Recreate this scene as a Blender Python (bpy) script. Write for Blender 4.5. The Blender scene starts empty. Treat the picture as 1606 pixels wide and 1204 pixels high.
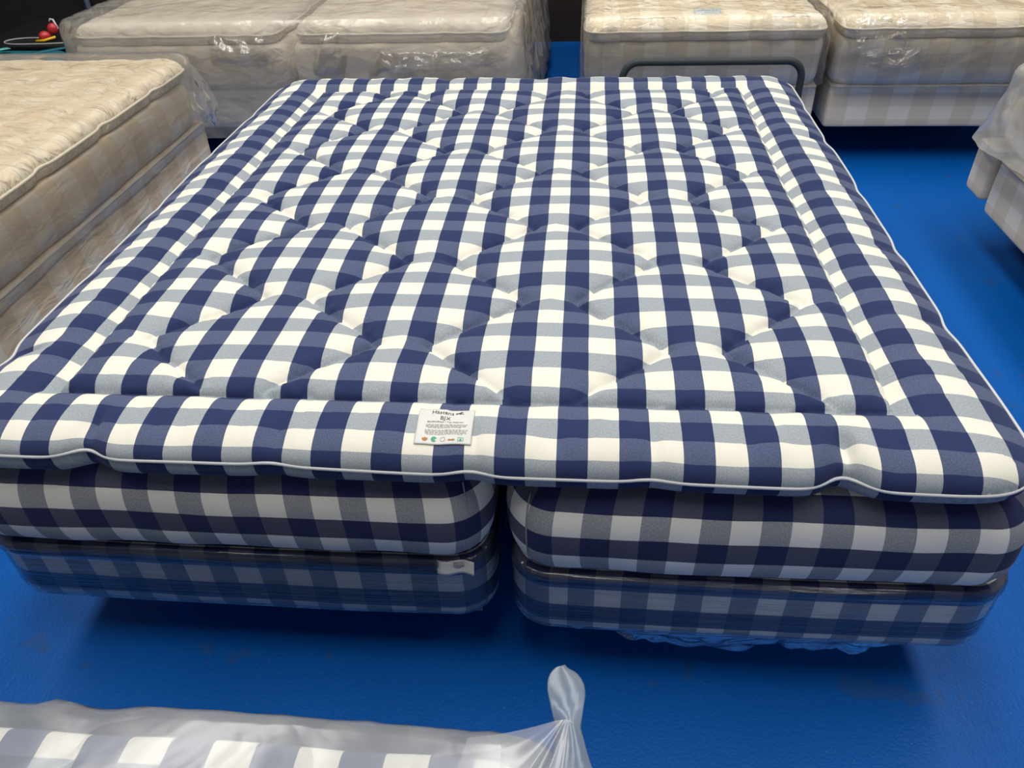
import bpy, math, random
import numpy as np
from mathutils import Matrix, Vector

# ------------------------------------------------------------------ camera, world, lights, exposure
scene = bpy.context.scene
col = scene.collection
PI = math.pi
H = 0.65                                   # height of the top of the quilted topper above the floor

cam_data = bpy.data.cameras.new('camera')
cam = bpy.data.objects.new('camera', cam_data)
col.objects.link(cam)
cam_data.sensor_width = 36.0
cam_data.lens = 1210.0 * 36.0 / 1606.0
cam_data.clip_start = 0.02
r0 = Vector((0.99614203, 0.08172308, -0.03197477))      # camera right
r1 = Vector((0.02488222, -0.61243832, -0.79012668))     # camera down
r2 = Vector((-0.08415417, 0.7862828, -0.612109))        # camera forward
cam.matrix_world = Matrix((
    (r0.x, -r1.x, -r2.x, 0.2083),
    (r0.y, -r1.y, -r2.y, -1.0365),
    (r0.z, -r1.z, -r2.z, 0.84694 + H),
    (0, 0, 0, 1)))
scene.camera = cam

world = bpy.data.worlds.new('world')
scene.world = world
world.use_nodes = True
world.node_tree.nodes['Background'].inputs[0].default_value = (0.9, 0.95, 1.0, 1)
world.node_tree.nodes['Background'].inputs[1].default_value = 0.05


def area(name, loc, target, sx, sy, power, color):
    d = bpy.data.lights.new(name, 'AREA')
    d.shape = 'RECTANGLE'
    d.size, d.size_y, d.energy, d.color = sx, sy, power, color
    o = bpy.data.objects.new(name, d)
    col.objects.link(o)
    o.location = loc
    o.rotation_euler = (Vector(target) - Vector(loc)).to_track_quat('-Z', 'Y').to_euler()
    return o


# rooflights in the ceiling and a dim fill lamp added behind the camera for the front faces
for x_ in (-2.3, 0.0, 2.3):
    area('rooflight', (x_, 1.35, 4.5), (x_, 1.35, 0), 0.9, 6.3, 104, (1.0, 0.975, 0.92))
area('front_fill', (0.3, -5.6, 3.0), (0.2, 0, 0.6), 5.0, 2.2, 22, (0.97, 0.98, 1.0))

scene.view_settings.view_transform = 'Standard'
scene.view_settings.look = 'None'
scene.view_settings.gamma = 1.0
scene.view_settings.exposure = 0.47
scene.view_settings.use_curve_mapping = False

random.seed(4)
# ------------------------------------------------------------------ helpers


def srgb(r, g, b):
    def f(c):
        c /= 255.0
        return c / 12.92 if c <= 0.04045 else ((c + 0.055) / 1.055) ** 2.4
    return (f(r), f(g), f(b), 1.0)


def vnoise(p, seed=0):
    """smooth value noise in [-1, 1] for an (n, 3) array"""
    p = np.asarray(p, float)
    i = np.floor(p).astype(np.int64)
    f = p - i
    f = f * f * f * (f * (f * 6 - 15) + 10)

    def h(a, b, c):
        n = (a * 374761393 + b * 668265263 + c * 2147483647 + seed * 1274126177) & 0xffffffff
        n = ((n ^ (n >> 13)) * 1274126177) & 0xffffffff
        n = (n ^ (n >> 16)) & 0xffffffff
        return n / 2147483647.5 - 1.0
    r = 0
    for dx in (0, 1):
        for dy in (0, 1):
            for dz in (0, 1):
                w = (f[:, 0] if dx else 1 - f[:, 0]) * (f[:, 1] if dy else 1 - f[:, 1]) * (f[:, 2] if dz else 1 - f[:, 2])
                r = r + w * h(i[:, 0] + dx, i[:, 1] + dy, i[:, 2] + dz)
    return r


def fbm(p, seed=0, oct=3):
    p = np.asarray(p, float)
    r, a = 0, 1.0
    for k in range(oct):
        r = r + a * vnoise(p * (2 ** k) + 17.3 * k, seed + k)
        a *= 0.5
    return r


def ridge(p, seed=0, oct=3):
    p = np.asarray(p, float)
    r, a = 0, 1.0
    for k in range(oct):
        r = r + a * (1 - 2 * np.abs(vnoise(p * (2 ** k) + 9.1 * k, seed + k)))
        a *= 0.5
    return r


def smooth01(t):
    t = np.clip(t, 0, 1)
    return t * t * (3 - 2 * t)


def thing(name, label, cat, loc, group=None):
    o = bpy.data.objects.new(name, None)
    o.empty_display_size = 0.1
    col.objects.link(o)
    o.location = loc
    o['label'] = label
    o['category'] = cat
    if group:
        o['group'] = group
    return o


def tag(o, label, cat, group=None):
    o['label'] = label
    o['category'] = cat
    if group:
        o['group'] = group
    return o


def wloc(o):
    v = Vector((0, 0, 0))
    while o is not None:
        v = v + o.location
        o = o.parent
    return v


def mesh(name, verts, faces, mats, parent=None, uvs=None, smooth=True, fmat=None):
    """verts in world coordinates; origin goes to the base of the shape; uvs: one (u, v) per face corner"""
    v = np.asarray(verts, float)
    org = np.array([(v[:, 0].min() + v[:, 0].max()) / 2, (v[:, 1].min() + v[:, 1].max()) / 2, v[:, 2].min()])
    me = bpy.data.meshes.new(name)
    me.from_pydata((v - org).tolist(), [], [tuple(f) for f in faces])
    if not isinstance(mats, (list, tuple)):
        mats = [mats]
    for m in mats:
        me.materials.append(m)
    if fmat is not None:
        me.polygons.foreach_set('material_index', np.asarray(fmat, np.int32))
    if uvs is not None:
        l = me.uv_layers.new(name='UVMap')
        l.data.foreach_set('uv', np.asarray(uvs, np.float32).ravel())
    me.polygons.foreach_set('use_smooth', [smooth] * len(me.polygons))
    me.update()
    o = bpy.data.objects.new(name, me)
    col.objects.link(o)
    if parent is not None:
        o.parent = parent
        o.location = Vector(org) - wloc(parent)
    else:
        o.location = org
    return o


def rr(x0, x1, y0, y1, r, ns=60, nc=10):
    """rounded rectangle, counter-clockwise from the front left; returns points and arc coordinate (u = x on the front)"""
    r = max(min(r, (x1 - x0) / 2 - 1e-4, (y1 - y0) / 2 - 1e-4), 1e-5)
    P = []

    def line(a, b):
        for k in range(ns):
            t = k / ns
            P.append((a[0] + (b[0] - a[0]) * t, a[1] + (b[1] - a[1]) * t))

    def arc(cx, cy, a0):
        for k in range(nc):
            a = a0 + (PI / 2) * k / nc
            P.append((cx + r * math.cos(a), cy + r * math.sin(a)))
    line((x0 + r, y0), (x1 - r, y0)); arc(x1 - r, y0 + r, -PI / 2)
    line((x1, y0 + r), (x1, y1 - r)); arc(x1 - r, y1 - r, 0)
    line((x1 - r, y1), (x0 + r, y1)); arc(x0 + r, y1 - r, PI / 2)
    line((x0, y1 - r), (x0, y0 + r)); arc(x0 + r, y0 + r, PI)
    P = np.array(P)
    d = np.linalg.norm(np.roll(P, -1, 0) - P, axis=1)
    u = np.concatenate([[0], np.cumsum(d)]) + x0 + r
    return P, u


def loft(loops, u, vs, capfrom=None, captop=True, capbot=True, back=False):
    """loops: list of (N, 3); u: N + 1 arc values; vs: v of each loop; faces of loops >= capfrom use (x, y) as uv"""
    N = len(loops[0])
    V = np.concatenate(loops)
    F, UV = [], []
    ymin, ymax = loops[len(loops) // 2][:, 1].min(), loops[len(loops) // 2][:, 1].max()
    v0 = vs[capfrom] - (0.0 if back else 0.04) if capfrom is not None else 0.0
    ec = loops[capfrom][:, 1] if capfrom is not None else None
    for i in range(len(loops) - 1):
        flat = capfrom is not None and i >= capfrom
        for j in range(N):
            k = (j + 1) % N
            f = (i * N + j, i * N + k, (i + 1) * N + k, (i + 1) * N + j)
            F.append(f)
            if flat:
                UV += [(V[q][0], v0 + (ec.max() - V[q][1] if back else V[q][1] - ec.min())) for q in f]
            elif back and min(V[q][1] for q in f) > ymax - 0.07:
                UV += [(V[q][0], vs[i if q < (i + 1) * N else i + 1]) for q in f]
            else:
                UV += [(u[j], vs[i]), (u[j + 1], vs[i]), (u[j + 1], vs[i + 1]), (u[j], vs[i + 1])]
    if captop:
        f = tuple((len(loops) - 1) * N + j for j in range(N))
        F.append(f); UV += [(V[q][0], V[q][1]) for q in f]
    if capbot:
        f = tuple(N - 1 - j for j in range(N))
        F.append(f); UV += [(V[q][0], V[q][1]) for q in f]
    return V, F, UV


def tube(path, r, n=10, closed=False):
    P = np.asarray(path, float)
    m = len(P)
    V, F = [], []
    up = None
    for i in range(m):
        a = P[(i - 1) % m] if (closed or i > 0) else P[i]
        b = P[(i + 1) % m] if (closed or i < m - 1) else P[i]
        t = (b - a) / (np.linalg.norm(b - a) + 1e-12)
        if up is None:
            up = np.array([0, 0, 1.0]) if abs(t[2]) < 0.9 else np.array([1.0, 0, 0])
        s = np.cross(t, up); s /= np.linalg.norm(s) + 1e-12
        up = np.cross(s, t)
        rad = r[i] if hasattr(r, '__len__') else r
        for k in range(n):
            c = 2 * PI * k / n
            V.append(P[i] + rad * (math.cos(c) * s + math.sin(c) * up))
    for i in range(m if closed else m - 1):
        for k in range(n):
            F.append((i * n + k, i * n + (k + 1) % n, ((i + 1) % m) * n + (k + 1) % n, ((i + 1) % m) * n + k))
    if not closed:
        F.append(tuple(range(n - 1, -1, -1)))
        F.append(tuple((m - 1) * n + k for k in range(n)))
    return np.array(V), F


def gridmesh(P, uv=None, close=False):
    """P: (a, b, 3) grid"""
    a, b = P.shape[:2]
    F, U = [], []
    for i in range(a - 1):
        for j in range(b - 1):
            F.append((i * b + j, i * b + j + 1, (i + 1) * b + j + 1, (i + 1) * b + j))
            if uv is not None:
                U += [uv[i, j], uv[i, j + 1], uv[i + 1, j + 1], uv[i + 1, j]]
    return P.reshape(-1, 3), F, (U if uv is not None else None)


def thicken(o, t, offset=-1):
    m = o.modifiers.new('solidify', 'SOLIDIFY')
    m.thickness = t
    m.offset = offset
    return o


# ------------------------------------------------------------------ materials
def newmat(name):
    m = bpy.data.materials.new(name)
    m.use_nodes = True
    nt = m.node_tree
    nt.nodes.clear()
    out = nt.nodes.new('ShaderNodeOutputMaterial')
    return m, nt, out


def nd(nt, kind, **kw):
    n = nt.nodes.new(kind)
    for k, v in kw.items():
        setattr(n, k, v)
    return n


def math_n(nt, op, a, b=None, c=None):
    n = nt.nodes.new('ShaderNodeMath')
    n.operation = op
    for i, x in enumerate((a, b, c)):
        if x is None:
            continue
        if isinstance(x, (int, float)):
            n.inputs[i].default_value = x
        else:
            nt.links.new(x, n.inputs[i])
    return n.outputs[0]


def mixc(nt, fac, a, b):
    n = nt.nodes.new('ShaderNodeMix')
    n.data_type = 'RGBA'
    for s, x in ((0, fac), (6, a), (7, b)):
        if hasattr(x, 'links') or hasattr(x, 'is_linked'):
            nt.links.new(x, n.inputs[s])
        else:
            n.inputs[s].default_value = x
    return n.outputs[2]


def check_fabric(name, pu, pv, ou, ov, dark, midwarp, midweft, white, rough=0.9, wv_scale=(430, 260, 1), weave=0.5, bump=0.25, wrinkle=0.0, wscale=(25, 60, 25), wdist=0.02):
    """woven gingham: stripes along both directions, heathered where blue and white threads cross"""
    m, nt, out = newmat(name)
    L = nt.links.new
    uv = nd(nt, 'ShaderNodeUVMap')
    sep = nd(nt, 'ShaderNodeSeparateXYZ')
    L(uv.outputs[0], sep.inputs[0])
    wob = nd(nt, 'ShaderNodeTexNoise')
    wob.inputs['Scale'].default_value = 9.0
    L(uv.outputs[0], wob.inputs['Vector'])
    wv = math_n(nt, 'MULTIPLY', math_n(nt, 'SUBTRACT', wob.outputs[0], 0.5), 0.035)
    a = math_n(nt, 'FRACT', math_n(nt, 'ADD', math_n(nt, 'ADD', math_n(nt, 'DIVIDE', sep.outputs[0], pu), ou), wv))
    b = math_n(nt, 'FRACT', math_n(nt, 'ADD', math_n(nt, 'ADD', math_n(nt, 'DIVIDE', sep.outputs[1], pv), ov), wv))
    A = math_n(nt, 'LESS_THAN', a, 0.5)
    B = math_n(nt, 'LESS_THAN', b, 0.5)
    mp = nd(nt, 'ShaderNodeMapping')
    L(uv.outputs[0], mp.inputs[0])
    mp.inputs['Scale'].default_value = wv_scale
    nz = nd(nt, 'ShaderNodeTexNoise')
    nz.inputs['Scale'].default_value = 1.0
    nz.inputs['Detail'].default_value = 2.0
    L(mp.outputs[0], nz.inputs['Vector'])
    n0 = math_n(nt, 'MULTIPLY', math_n(nt, 'SUBTRACT', nz.outputs[0], 0.5), weave * 4)
    ramp = math_n(nt, 'ADD', n0, 0.5)
    c_mw = mixc(nt, ramp, tuple(x * 0.72 for x in midwarp[:3]) + (1,), tuple(min(1, x * 1.3) for x in midwarp[:3]) + (1,))
    c_mf = mixc(nt, ramp, tuple(x * 0.80 for x in midweft[:3]) + (1,), tuple(min(1, x * 1.2) for x in midweft[:3]) + (1,))
    c_d = mixc(nt, ramp, tuple(x * 0.88 for x in dark[:3]) + (1,), tuple(min(1, x * 1.12) for x in dark[:3]) + (1,))
    c_w = mixc(nt, ramp, tuple(x * 0.95 for x in white[:3]) + (1,), tuple(min(1, x * 1.03) for x in white[:3]) + (1,))
    c1 = mixc(nt, B, c_mw, c_d)       # blue warp
    c0 = mixc(nt, B, c_w, c_mf)       # white warp
    c = mixc(nt, A, c0, c1)
    p = nd(nt, 'ShaderNodeBsdfPrincipled')
    L(c, p.inputs['Base Color'])
    p.inputs['Roughness'].default_value = rough
    p.inputs['Specular IOR Level'].default_value = 0.15
    p.inputs['Sheen Weight'].default_value = 0.08
    bp = nd(nt, 'ShaderNodeBump')
    bp.inputs['Strength'].default_value = bump
    bp.inputs['Distance'].default_value = 0.0008
    L(nz.outputs[0], bp.inputs['Height'])
    last = bp
    if wrinkle:
        mp2 = nd(nt, 'ShaderNodeMapping')
        tc = nd(nt, 'ShaderNodeTexCoord')
        L(tc.outputs['Object'], mp2.inputs[0])
        mp2.inputs['Scale'].default_value = wscale
        nz2 = nd(nt, 'ShaderNodeTexNoise')
        nz2.inputs['Scale'].default_value = 1.0
        nz2.inputs['Detail'].default_value = 3.0
        nz2.inputs['Distortion'].default_value = 0.6
        L(mp2.outputs[0], nz2.inputs['Vector'])
        bp2 = nd(nt, 'ShaderNodeBump')
        bp2.inputs['Strength'].default_value = wrinkle
        bp2.inputs['Distance'].default_value = wdist
        L(nz2.outputs[0], bp2.inputs['Height'])
        L(bp.outputs[0], bp2.inputs['Normal'])
        last = bp2
    L(last.outputs[0], p.inputs['Normal'])
    L(p.outputs[0], out.inputs[0])
    return m


def plain(name, color, rough=0.6, metallic=0.0, spec=0.5, bump=0.0, bscale=200.0, var=0.0, vscale=20.0):
    m, nt, out = newmat(name)
    L = nt.links.new
    p = nd(nt, 'ShaderNodeBsdfPrincipled')
    p.inputs['Roughness'].default_value = rough
    p.inputs['Metallic'].default_value = metallic
    p.inputs['Specular IOR Level'].default_value = spec
    tc = nd(nt, 'ShaderNodeTexCoord')
    nz = nd(nt, 'ShaderNodeTexNoise')
    nz.inputs['Scale'].default_value = vscale
    nz.inputs['Detail'].default_value = 4.0
    L(tc.outputs['Object'], nz.inputs['Vector'])
    lo = tuple(x * (1 - var) for x in color[:3]) + (1,)
    hi = tuple(min(1, x * (1 + var)) for x in color[:3]) + (1,)
    L(mixc(nt, nz.outputs[0], lo, hi), p.inputs['Base Color'])
    if bump:
        n2 = nd(nt, 'ShaderNodeTexNoise')
        n2.inputs['Scale'].default_value = bscale
        L(tc.outputs['Object'], n2.inputs['Vector'])
        b = nd(nt, 'ShaderNodeBump')
        b.inputs['Strength'].default_value = bump
        b.inputs['Distance'].default_value = 0.002
        L(n2.outputs[0], b.inputs['Height'])
        L(b.outputs[0], p.inputs['Normal'])
    L(p.outputs[0], out.inputs[0])
    return m


def film(name, haze, tint, gloss=1.0, rough=0.12, bump=0.6, dist=0.01, scale=(14, 14, 14), fine=(60, 60, 60), streak=None, transl=0.35):
    """thin polythene: see-through, a milky veil, and sharp reflections broken by crinkles"""
    m, nt, out = newmat(name)
    L = nt.links.new
    tc = nd(nt, 'ShaderNodeTexCoord')

    def noise(sc, kind='noise', det=3.0, distort=0.8):
        mp = nd(nt, 'ShaderNodeMapping')
        L(tc.outputs['Object'], mp.inputs[0])
        mp.inputs['Scale'].default_value = sc
        if kind == 'noise':
            n = nd(nt, 'ShaderNodeTexNoise')
            n.inputs['Scale'].default_value = 1.0
            n.inputs['Detail'].default_value = det
            n.inputs['Distortion'].default_value = distort
        else:
            n = nd(nt, 'ShaderNodeTexVoronoi')
            n.feature = 'F1'
            n.distance = 'MINKOWSKI'
            n.inputs['Scale'].default_value = 1.0
        L(mp.outputs[0], n.inputs['Vector'])
        return n.outputs[0]
    n1 = noise(scale)
    rid = math_n(nt, 'ABSOLUTE', math_n(nt, 'SUBTRACT', n1, 0.5))
    n2 = noise(fine, det=2.0)
    h = math_n(nt, 'ADD', math_n(nt, 'MULTIPLY', rid, 2.0), math_n(nt, 'MULTIPLY', n2, 0.3))
    b = nd(nt, 'ShaderNodeBump')
    b.inputs['Strength'].default_value = bump
    b.inputs['Distance'].default_value = dist
    L(h, b.inputs['Height'])
    tr = nd(nt, 'ShaderNodeBsdfTransparent')
    tr.inputs[0].default_value = (1, 1, 1, 1)
    df = nd(nt, 'ShaderNodeBsdfDiffuse')
    df.inputs[0].default_value = tint
    L(b.outputs[0], df.inputs['Normal'])
    tl = nd(nt, 'ShaderNodeBsdfTranslucent')
    tl.inputs[0].default_value = tint
    mt = nd(nt, 'ShaderNodeMixShader')
    mt.inputs[0].default_value = transl
    L(df.outputs[0], mt.inputs[1]); L(tl.outputs[0], mt.inputs[2])
    m1 = nd(nt, 'ShaderNodeMixShader')
    if streak:
        s = noise(streak, det=4.0, distort=0.2)
        f = math_n(nt, 'MULTIPLY', math_n(nt, 'MAXIMUM', math_n(nt, 'SUBTRACT', s, 0.35), 0.0), haze * 5)
        L(math_n(nt, 'MINIMUM', f, 0.9), m1.inputs[0])
    else:
        f = math_n(nt, 'MULTIPLY', math_n(nt, 'ADD', n1, 0.5), haze)
        L(f, m1.inputs[0])
    L(tr.outputs[0], m1.inputs[1]); L(mt.outputs[0], m1.inputs[2])
    gl = nd(nt, 'ShaderNodeBsdfGlossy')
    gl.inputs['Roughness'].default_value = rough
    gl.inputs[0].default_value = (1, 1, 1, 1)
    L(b.outputs[0], gl.inputs['Normal'])
    fr = nd(nt, 'ShaderNodeFresnel')
    fr.inputs[0].default_value = 1.45
    L(b.outputs[0], fr.inputs['Normal'])
    m2 = nd(nt, 'ShaderNodeMixShader')
    L(math_n(nt, 'MINIMUM', math_n(nt, 'MULTIPLY', fr.outputs[0], gloss), 0.9), m2.inputs[0])
    L(m1.outputs[0], m2.inputs[1]); L(gl.outputs[0], m2.inputs[2])
    L(m2.outputs[0], out.inputs[0])
    return m


def floor_mat():
    m, nt, out = newmat('blue_floor_paint')
    L = nt.links.new
    tc = nd(nt, 'ShaderNodeTexCoord')
    p = nd(nt, 'ShaderNodeBsdfPrincipled')

    def noise(s, d=4.0):
        n = nd(nt, 'ShaderNodeTexNoise')
        n.inputs['Scale'].default_value = s
        n.inputs['Detail'].default_value = d
        L(tc.outputs['Object'], n.inputs['Vector'])
        return n.outputs[0]
    big = noise(2.2)
    c = mixc(nt, big, srgb(2, 78, 156), srgb(4, 89, 172))
    # scuffs and grit of their own shape
    sc = noise(9.0, 8.0)
    mask = math_n(nt, 'MULTIPLY', math_n(nt, 'GREATER_THAN', sc, 0.66), 0.25)
    c = mixc(nt, mask, c, srgb(60, 70, 72))
    v = nd(nt, 'ShaderNodeTexVoronoi')
    v.inputs['Scale'].default_value = 120.0
    L(tc.outputs['Object'], v.inputs['Vector'])
    speck = math_n(nt, 'MULTIPLY', math_n(nt, 'LESS_THAN', v.outputs[0], 0.1), math_n(nt, 'GREATER_THAN', noise(14.0), 0.56))
    c = mixc(nt, math_n(nt, 'MULTIPLY', speck, 0.35), c, srgb(130, 165, 195))
    L(c, p.inputs['Base Color'])
    p.inputs['Roughness'].default_value = 0.42
    p.inputs['Specular IOR Level'].default_value = 0.16
    b = nd(nt, 'ShaderNodeBump')
    b.inputs['Strength'].default_value = 0.35
    b.inputs['Distance'].default_value = 0.003
    L(math_n(nt, 'ADD', noise(150.0, 2.0), math_n(nt, 'MULTIPLY', noise(45.0), 0.7)), b.inputs['Height'])
    L(b.outputs[0], p.inputs['Normal'])
    L(p.outputs[0], out.inputs[0])
    return m


NAVY, MIDW, MIDF, WHITE = srgb(40, 50, 88), srgb(77, 86, 114), srgb(150, 157, 163), srgb(222, 219, 206)
M_TOPPER = check_fabric('blue_check_topper_fabric', 0.1015, 0.0988, 0.25, 0.0, NAVY, MIDW, MIDF, WHITE)
M_BLUE = check_fabric('blue_check_mattress_fabric', 0.1, 0.1, 0.0, 0.0, srgb(38, 44, 82), srgb(148, 150, 152), srgb(82, 84, 102), srgb(234, 231, 219))
M_BLUE_FG = check_fabric('blue_check_ticking', 0.1, 0.1, 0.45, 0.22, NAVY, MIDW, MIDF, WHITE)
CR = dict(rough=0.85, weave=0.05, bump=0.1)
M_CREAM = check_fabric('cream_check_fabric', 0.19, 0.12, 0.0, 0.0, srgb(206, 194, 172), srgb(214, 203, 183), srgb(216, 206, 188), srgb(228, 222, 208), **CR)
M_TAN = check_fabric('beige_check_fabric', 0.19, 0.12, 0.0, 0.0, srgb(198, 178, 148), srgb(205, 187, 160), srgb(207, 190, 164), srgb(213, 203, 185), wrinkle=0.5, wscale=(6, 6, 16), **CR)
M_CREAMQ = check_fabric('cream_check_quilt_fabric', 0.19, 0.12, 0.0, 0.0, srgb(214, 199, 172), srgb(222, 209, 184), srgb(224, 212, 190), srgb(236, 228, 210), wrinkle=0.6, wdist=0.03, wscale=(10, 22, 20), **CR)
M_HAZE = check_fabric('pale_cream_fabric', 0.19, 0.12, 0.0, 0.0, srgb(218, 205, 184), srgb(220, 208, 188), srgb(221, 209, 190), srgb(225, 214, 197), wrinkle=0.7, wdist=0.05, wscale=(6, 10, 12), **CR)
M_TANQ = check_fabric('beige_check_quilt_fabric', 0.19, 0.12, 0.0, 0.0, srgb(207, 189, 160), srgb(210, 194, 167), srgb(212, 196, 169), srgb(218, 206, 182), wrinkle=1.0, wdist=0.06, wscale=(7, 17, 10), **CR)
M_PIPE = plain('white_piping', srgb(192, 194, 194), 0.55, bump=0.2, bscale=400)
M_SEAM = plain('grey_seam_tape', srgb(150, 150, 152), 0.7)
M_CREAMPIPE = plain('cream_piping', srgb(214, 205, 186), 0.6)
M_WOOD = plain('black_stained_wood', srgb(22, 20, 19), 0.5, var=0.3)
M_UNDER = plain('black_underlay_cloth', srgb(14, 14, 16), 0.9)
M_TUBE = plain('dark_grey_metal', srgb(50, 57, 62), 0.6, metallic=0.0, spec=0.3, var=0.1)
M_PAPER = plain('white_satin_label', srgb(204, 204, 199), 0.5, var=0.03, vscale=60)
M_INK = plain('dark_ink', srgb(58, 60, 66), 0.7)
M_INKL = plain('grey_ink', srgb(138, 139, 138), 0.7)
M_GREEN = plain('green_ink', srgb(70, 160, 120), 0.7)
M_BROWN = plain('brown_ink', srgb(168, 116, 62), 0.7)
M_INKB = plain('blue_ink', srgb(70, 96, 130), 0.7)
M_FLOOR = floor_mat()
M_WALL = plain('dark_brown_wall_paint', srgb(34, 24, 17), 0.75, bump=0.15, bscale=60, var=0.4, vscale=6)
M_WALL2 = plain('grey_wall_paint', srgb(150, 150, 148), 0.8, var=0.06, vscale=3)
M_CEIL = plain('white_ceiling_paint', srgb(170, 169, 165), 0.8, var=0.05, vscale=3)
M_TEAL = plain('teal_bag_fabric', srgb(0, 96, 112), 0.6, var=0.15)
M_TEALL = plain('pale_teal_strap', srgb(96, 178, 168), 0.5)
M_BLACK = plain('black_plastic', srgb(12, 14, 16), 0.5)
M_RED = plain('red_plastic', srgb(186, 44, 52), 0.35)
M_YEL = plain('yellow_plastic', srgb(232, 186, 40), 0.4)
M_GREY = plain('grey_metal', srgb(160, 162, 160), 0.6)

F_WRAP = film('stretch_wrap_film', 0.04, (0.7, 0.78, 0.86, 1), gloss=1.8, rough=0.2, bump=0.7, dist=0.004, scale=(2, 30, 70), fine=(5, 90, 220), streak=(2.0, 60, 90))
F_LOOSE = film('loose_wrap_film', 0.22, (0.5, 0.62, 0.75, 1), gloss=1.3, rough=0.12, bump=0.8, dist=0.008, scale=(14, 20, 22), fine=(50, 60, 70))
F_CLEAR = film('clear_polythene', 0.10, (0.95, 0.93, 0.89, 1), gloss=0.9, rough=0.12, bump=0.6, dist=0.014, scale=(7, 8, 9), fine=(45, 40, 40))
F_TIGHT = film('tight_polythene', 0.14, (0.93, 0.89, 0.82, 1), gloss=0.7, rough=0.24, bump=0.4, dist=0.014, scale=(3, 5, 6), fine=(12, 24, 20))
F_MILKY = film('milky_polythene', 0.34, (0.74, 0.73, 0.70, 1), gloss=1.0, rough=0.16, bump=0.5, dist=0.012, scale=(4, 5, 6), fine=(24, 24, 24))
F_MILKYR = film('milky_polythene_sheet', 0.55, (0.78, 0.77, 0.74, 1), gloss=1.0, rough=0.16, bump=0.4, dist=0.012, scale=(4, 5, 6), fine=(20, 20, 20))
F_FG = film('thick_milky_polythene', 0.34, (0.74, 0.77, 0.82, 1), gloss=1.5, rough=0.2, bump=0.25, dist=0.012, scale=(3, 7, 6), fine=(10, 16, 16))
F_EAR = film('milky_film_ear', 0.55, (0.36, 0.43, 0.50, 1), gloss=0.8, rough=0.22, bump=0.15, dist=0.006, scale=(20, 14, 20), fine=(40, 40, 40), transl=0.5)
F_CRUMP = film('crumpled_polythene', 0.05, (0.9, 0.9, 0.88, 1), gloss=2.0, rough=0.12, bump=0.3, dist=0.006, scale=(20, 20, 20), fine=(70, 70, 70))
F_FLAP = film('clear_film_corner', 0.16, (0.85, 0.87, 0.88, 1), gloss=1.3, rough=0.2, bump=0.4, dist=0.008, scale=(9, 9, 5), fine=(20, 20, 20))


# ------------------------------------------------------------------ room
def slab(name, lo, hi, mat):
    x0, y0, z0 = lo
    x1, y1, z1 = hi
    V = [(x, y, z) for z in (z0, z1) for y in (y0, y1) for x in (x0, x1)]
    F = [(0, 2, 3, 1), (4, 5, 7, 6), (0, 1, 5, 4), (2, 6, 7, 3), (0, 4, 6, 2), (1, 3, 7, 5)]
    o = mesh(name, V, F, mat, smooth=False)
    o['kind'] = 'structure'
    return o


slab('floor', (-5.2, -6.2, -0.2), (5.2, 5.2, 0.0), M_FLOOR)
slab('wall_back', (-5.2, 5.0, 0.0), (5.2, 5.2, 4.6), M_WALL)
slab('wall_left', (-5.2, -6.0, 0.0), (-5.0, 5.0, 4.6), M_WALL)
slab('wall_right', (5.0, -6.0, 0.0), (5.2, 5.0, 4.6), M_WALL2)
slab('wall_front', (-5.2, -6.2, 0.0), (5.2, -6.0, 4.6), M_WALL2)
slab('ceiling', (-5.2, -6.2, 4.6), (5.2, 5.2, 4.8), M_CEIL)


# ------------------------------------------------------------------ mattress, base, topper builders
def mattress_prof(z0, z1, R, nexp=2.5, n=20, low=1.0):
    """inset, z, v (arc length) from the bottom edge to the top edge"""
    zc, a = (z0 + z1) / 2, (z1 - z0) / 2
    pts = []
    for k in range(n + 1):
        c = -PI / 2 + PI * k / n
        t = math.copysign(abs(math.sin(c)) ** (2 / nexp), math.sin(c))
        s = abs(math.cos(c)) ** (2 / nexp)
        pts.append((R * (1 - s) * (low if t < 0 else 1.0), zc + a * t))
    out, v = [], 0.0
    for i, p in enumerate(pts):
        if i:
            v += math.hypot(p[0] - pts[i - 1][0], p[1] - pts[i - 1][1])
        out.append((p[0], p[1], v))
    vm = out[n // 2][2]
    return [(a_, b_, c_ - vm) for a_, b_, c_ in out]


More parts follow.
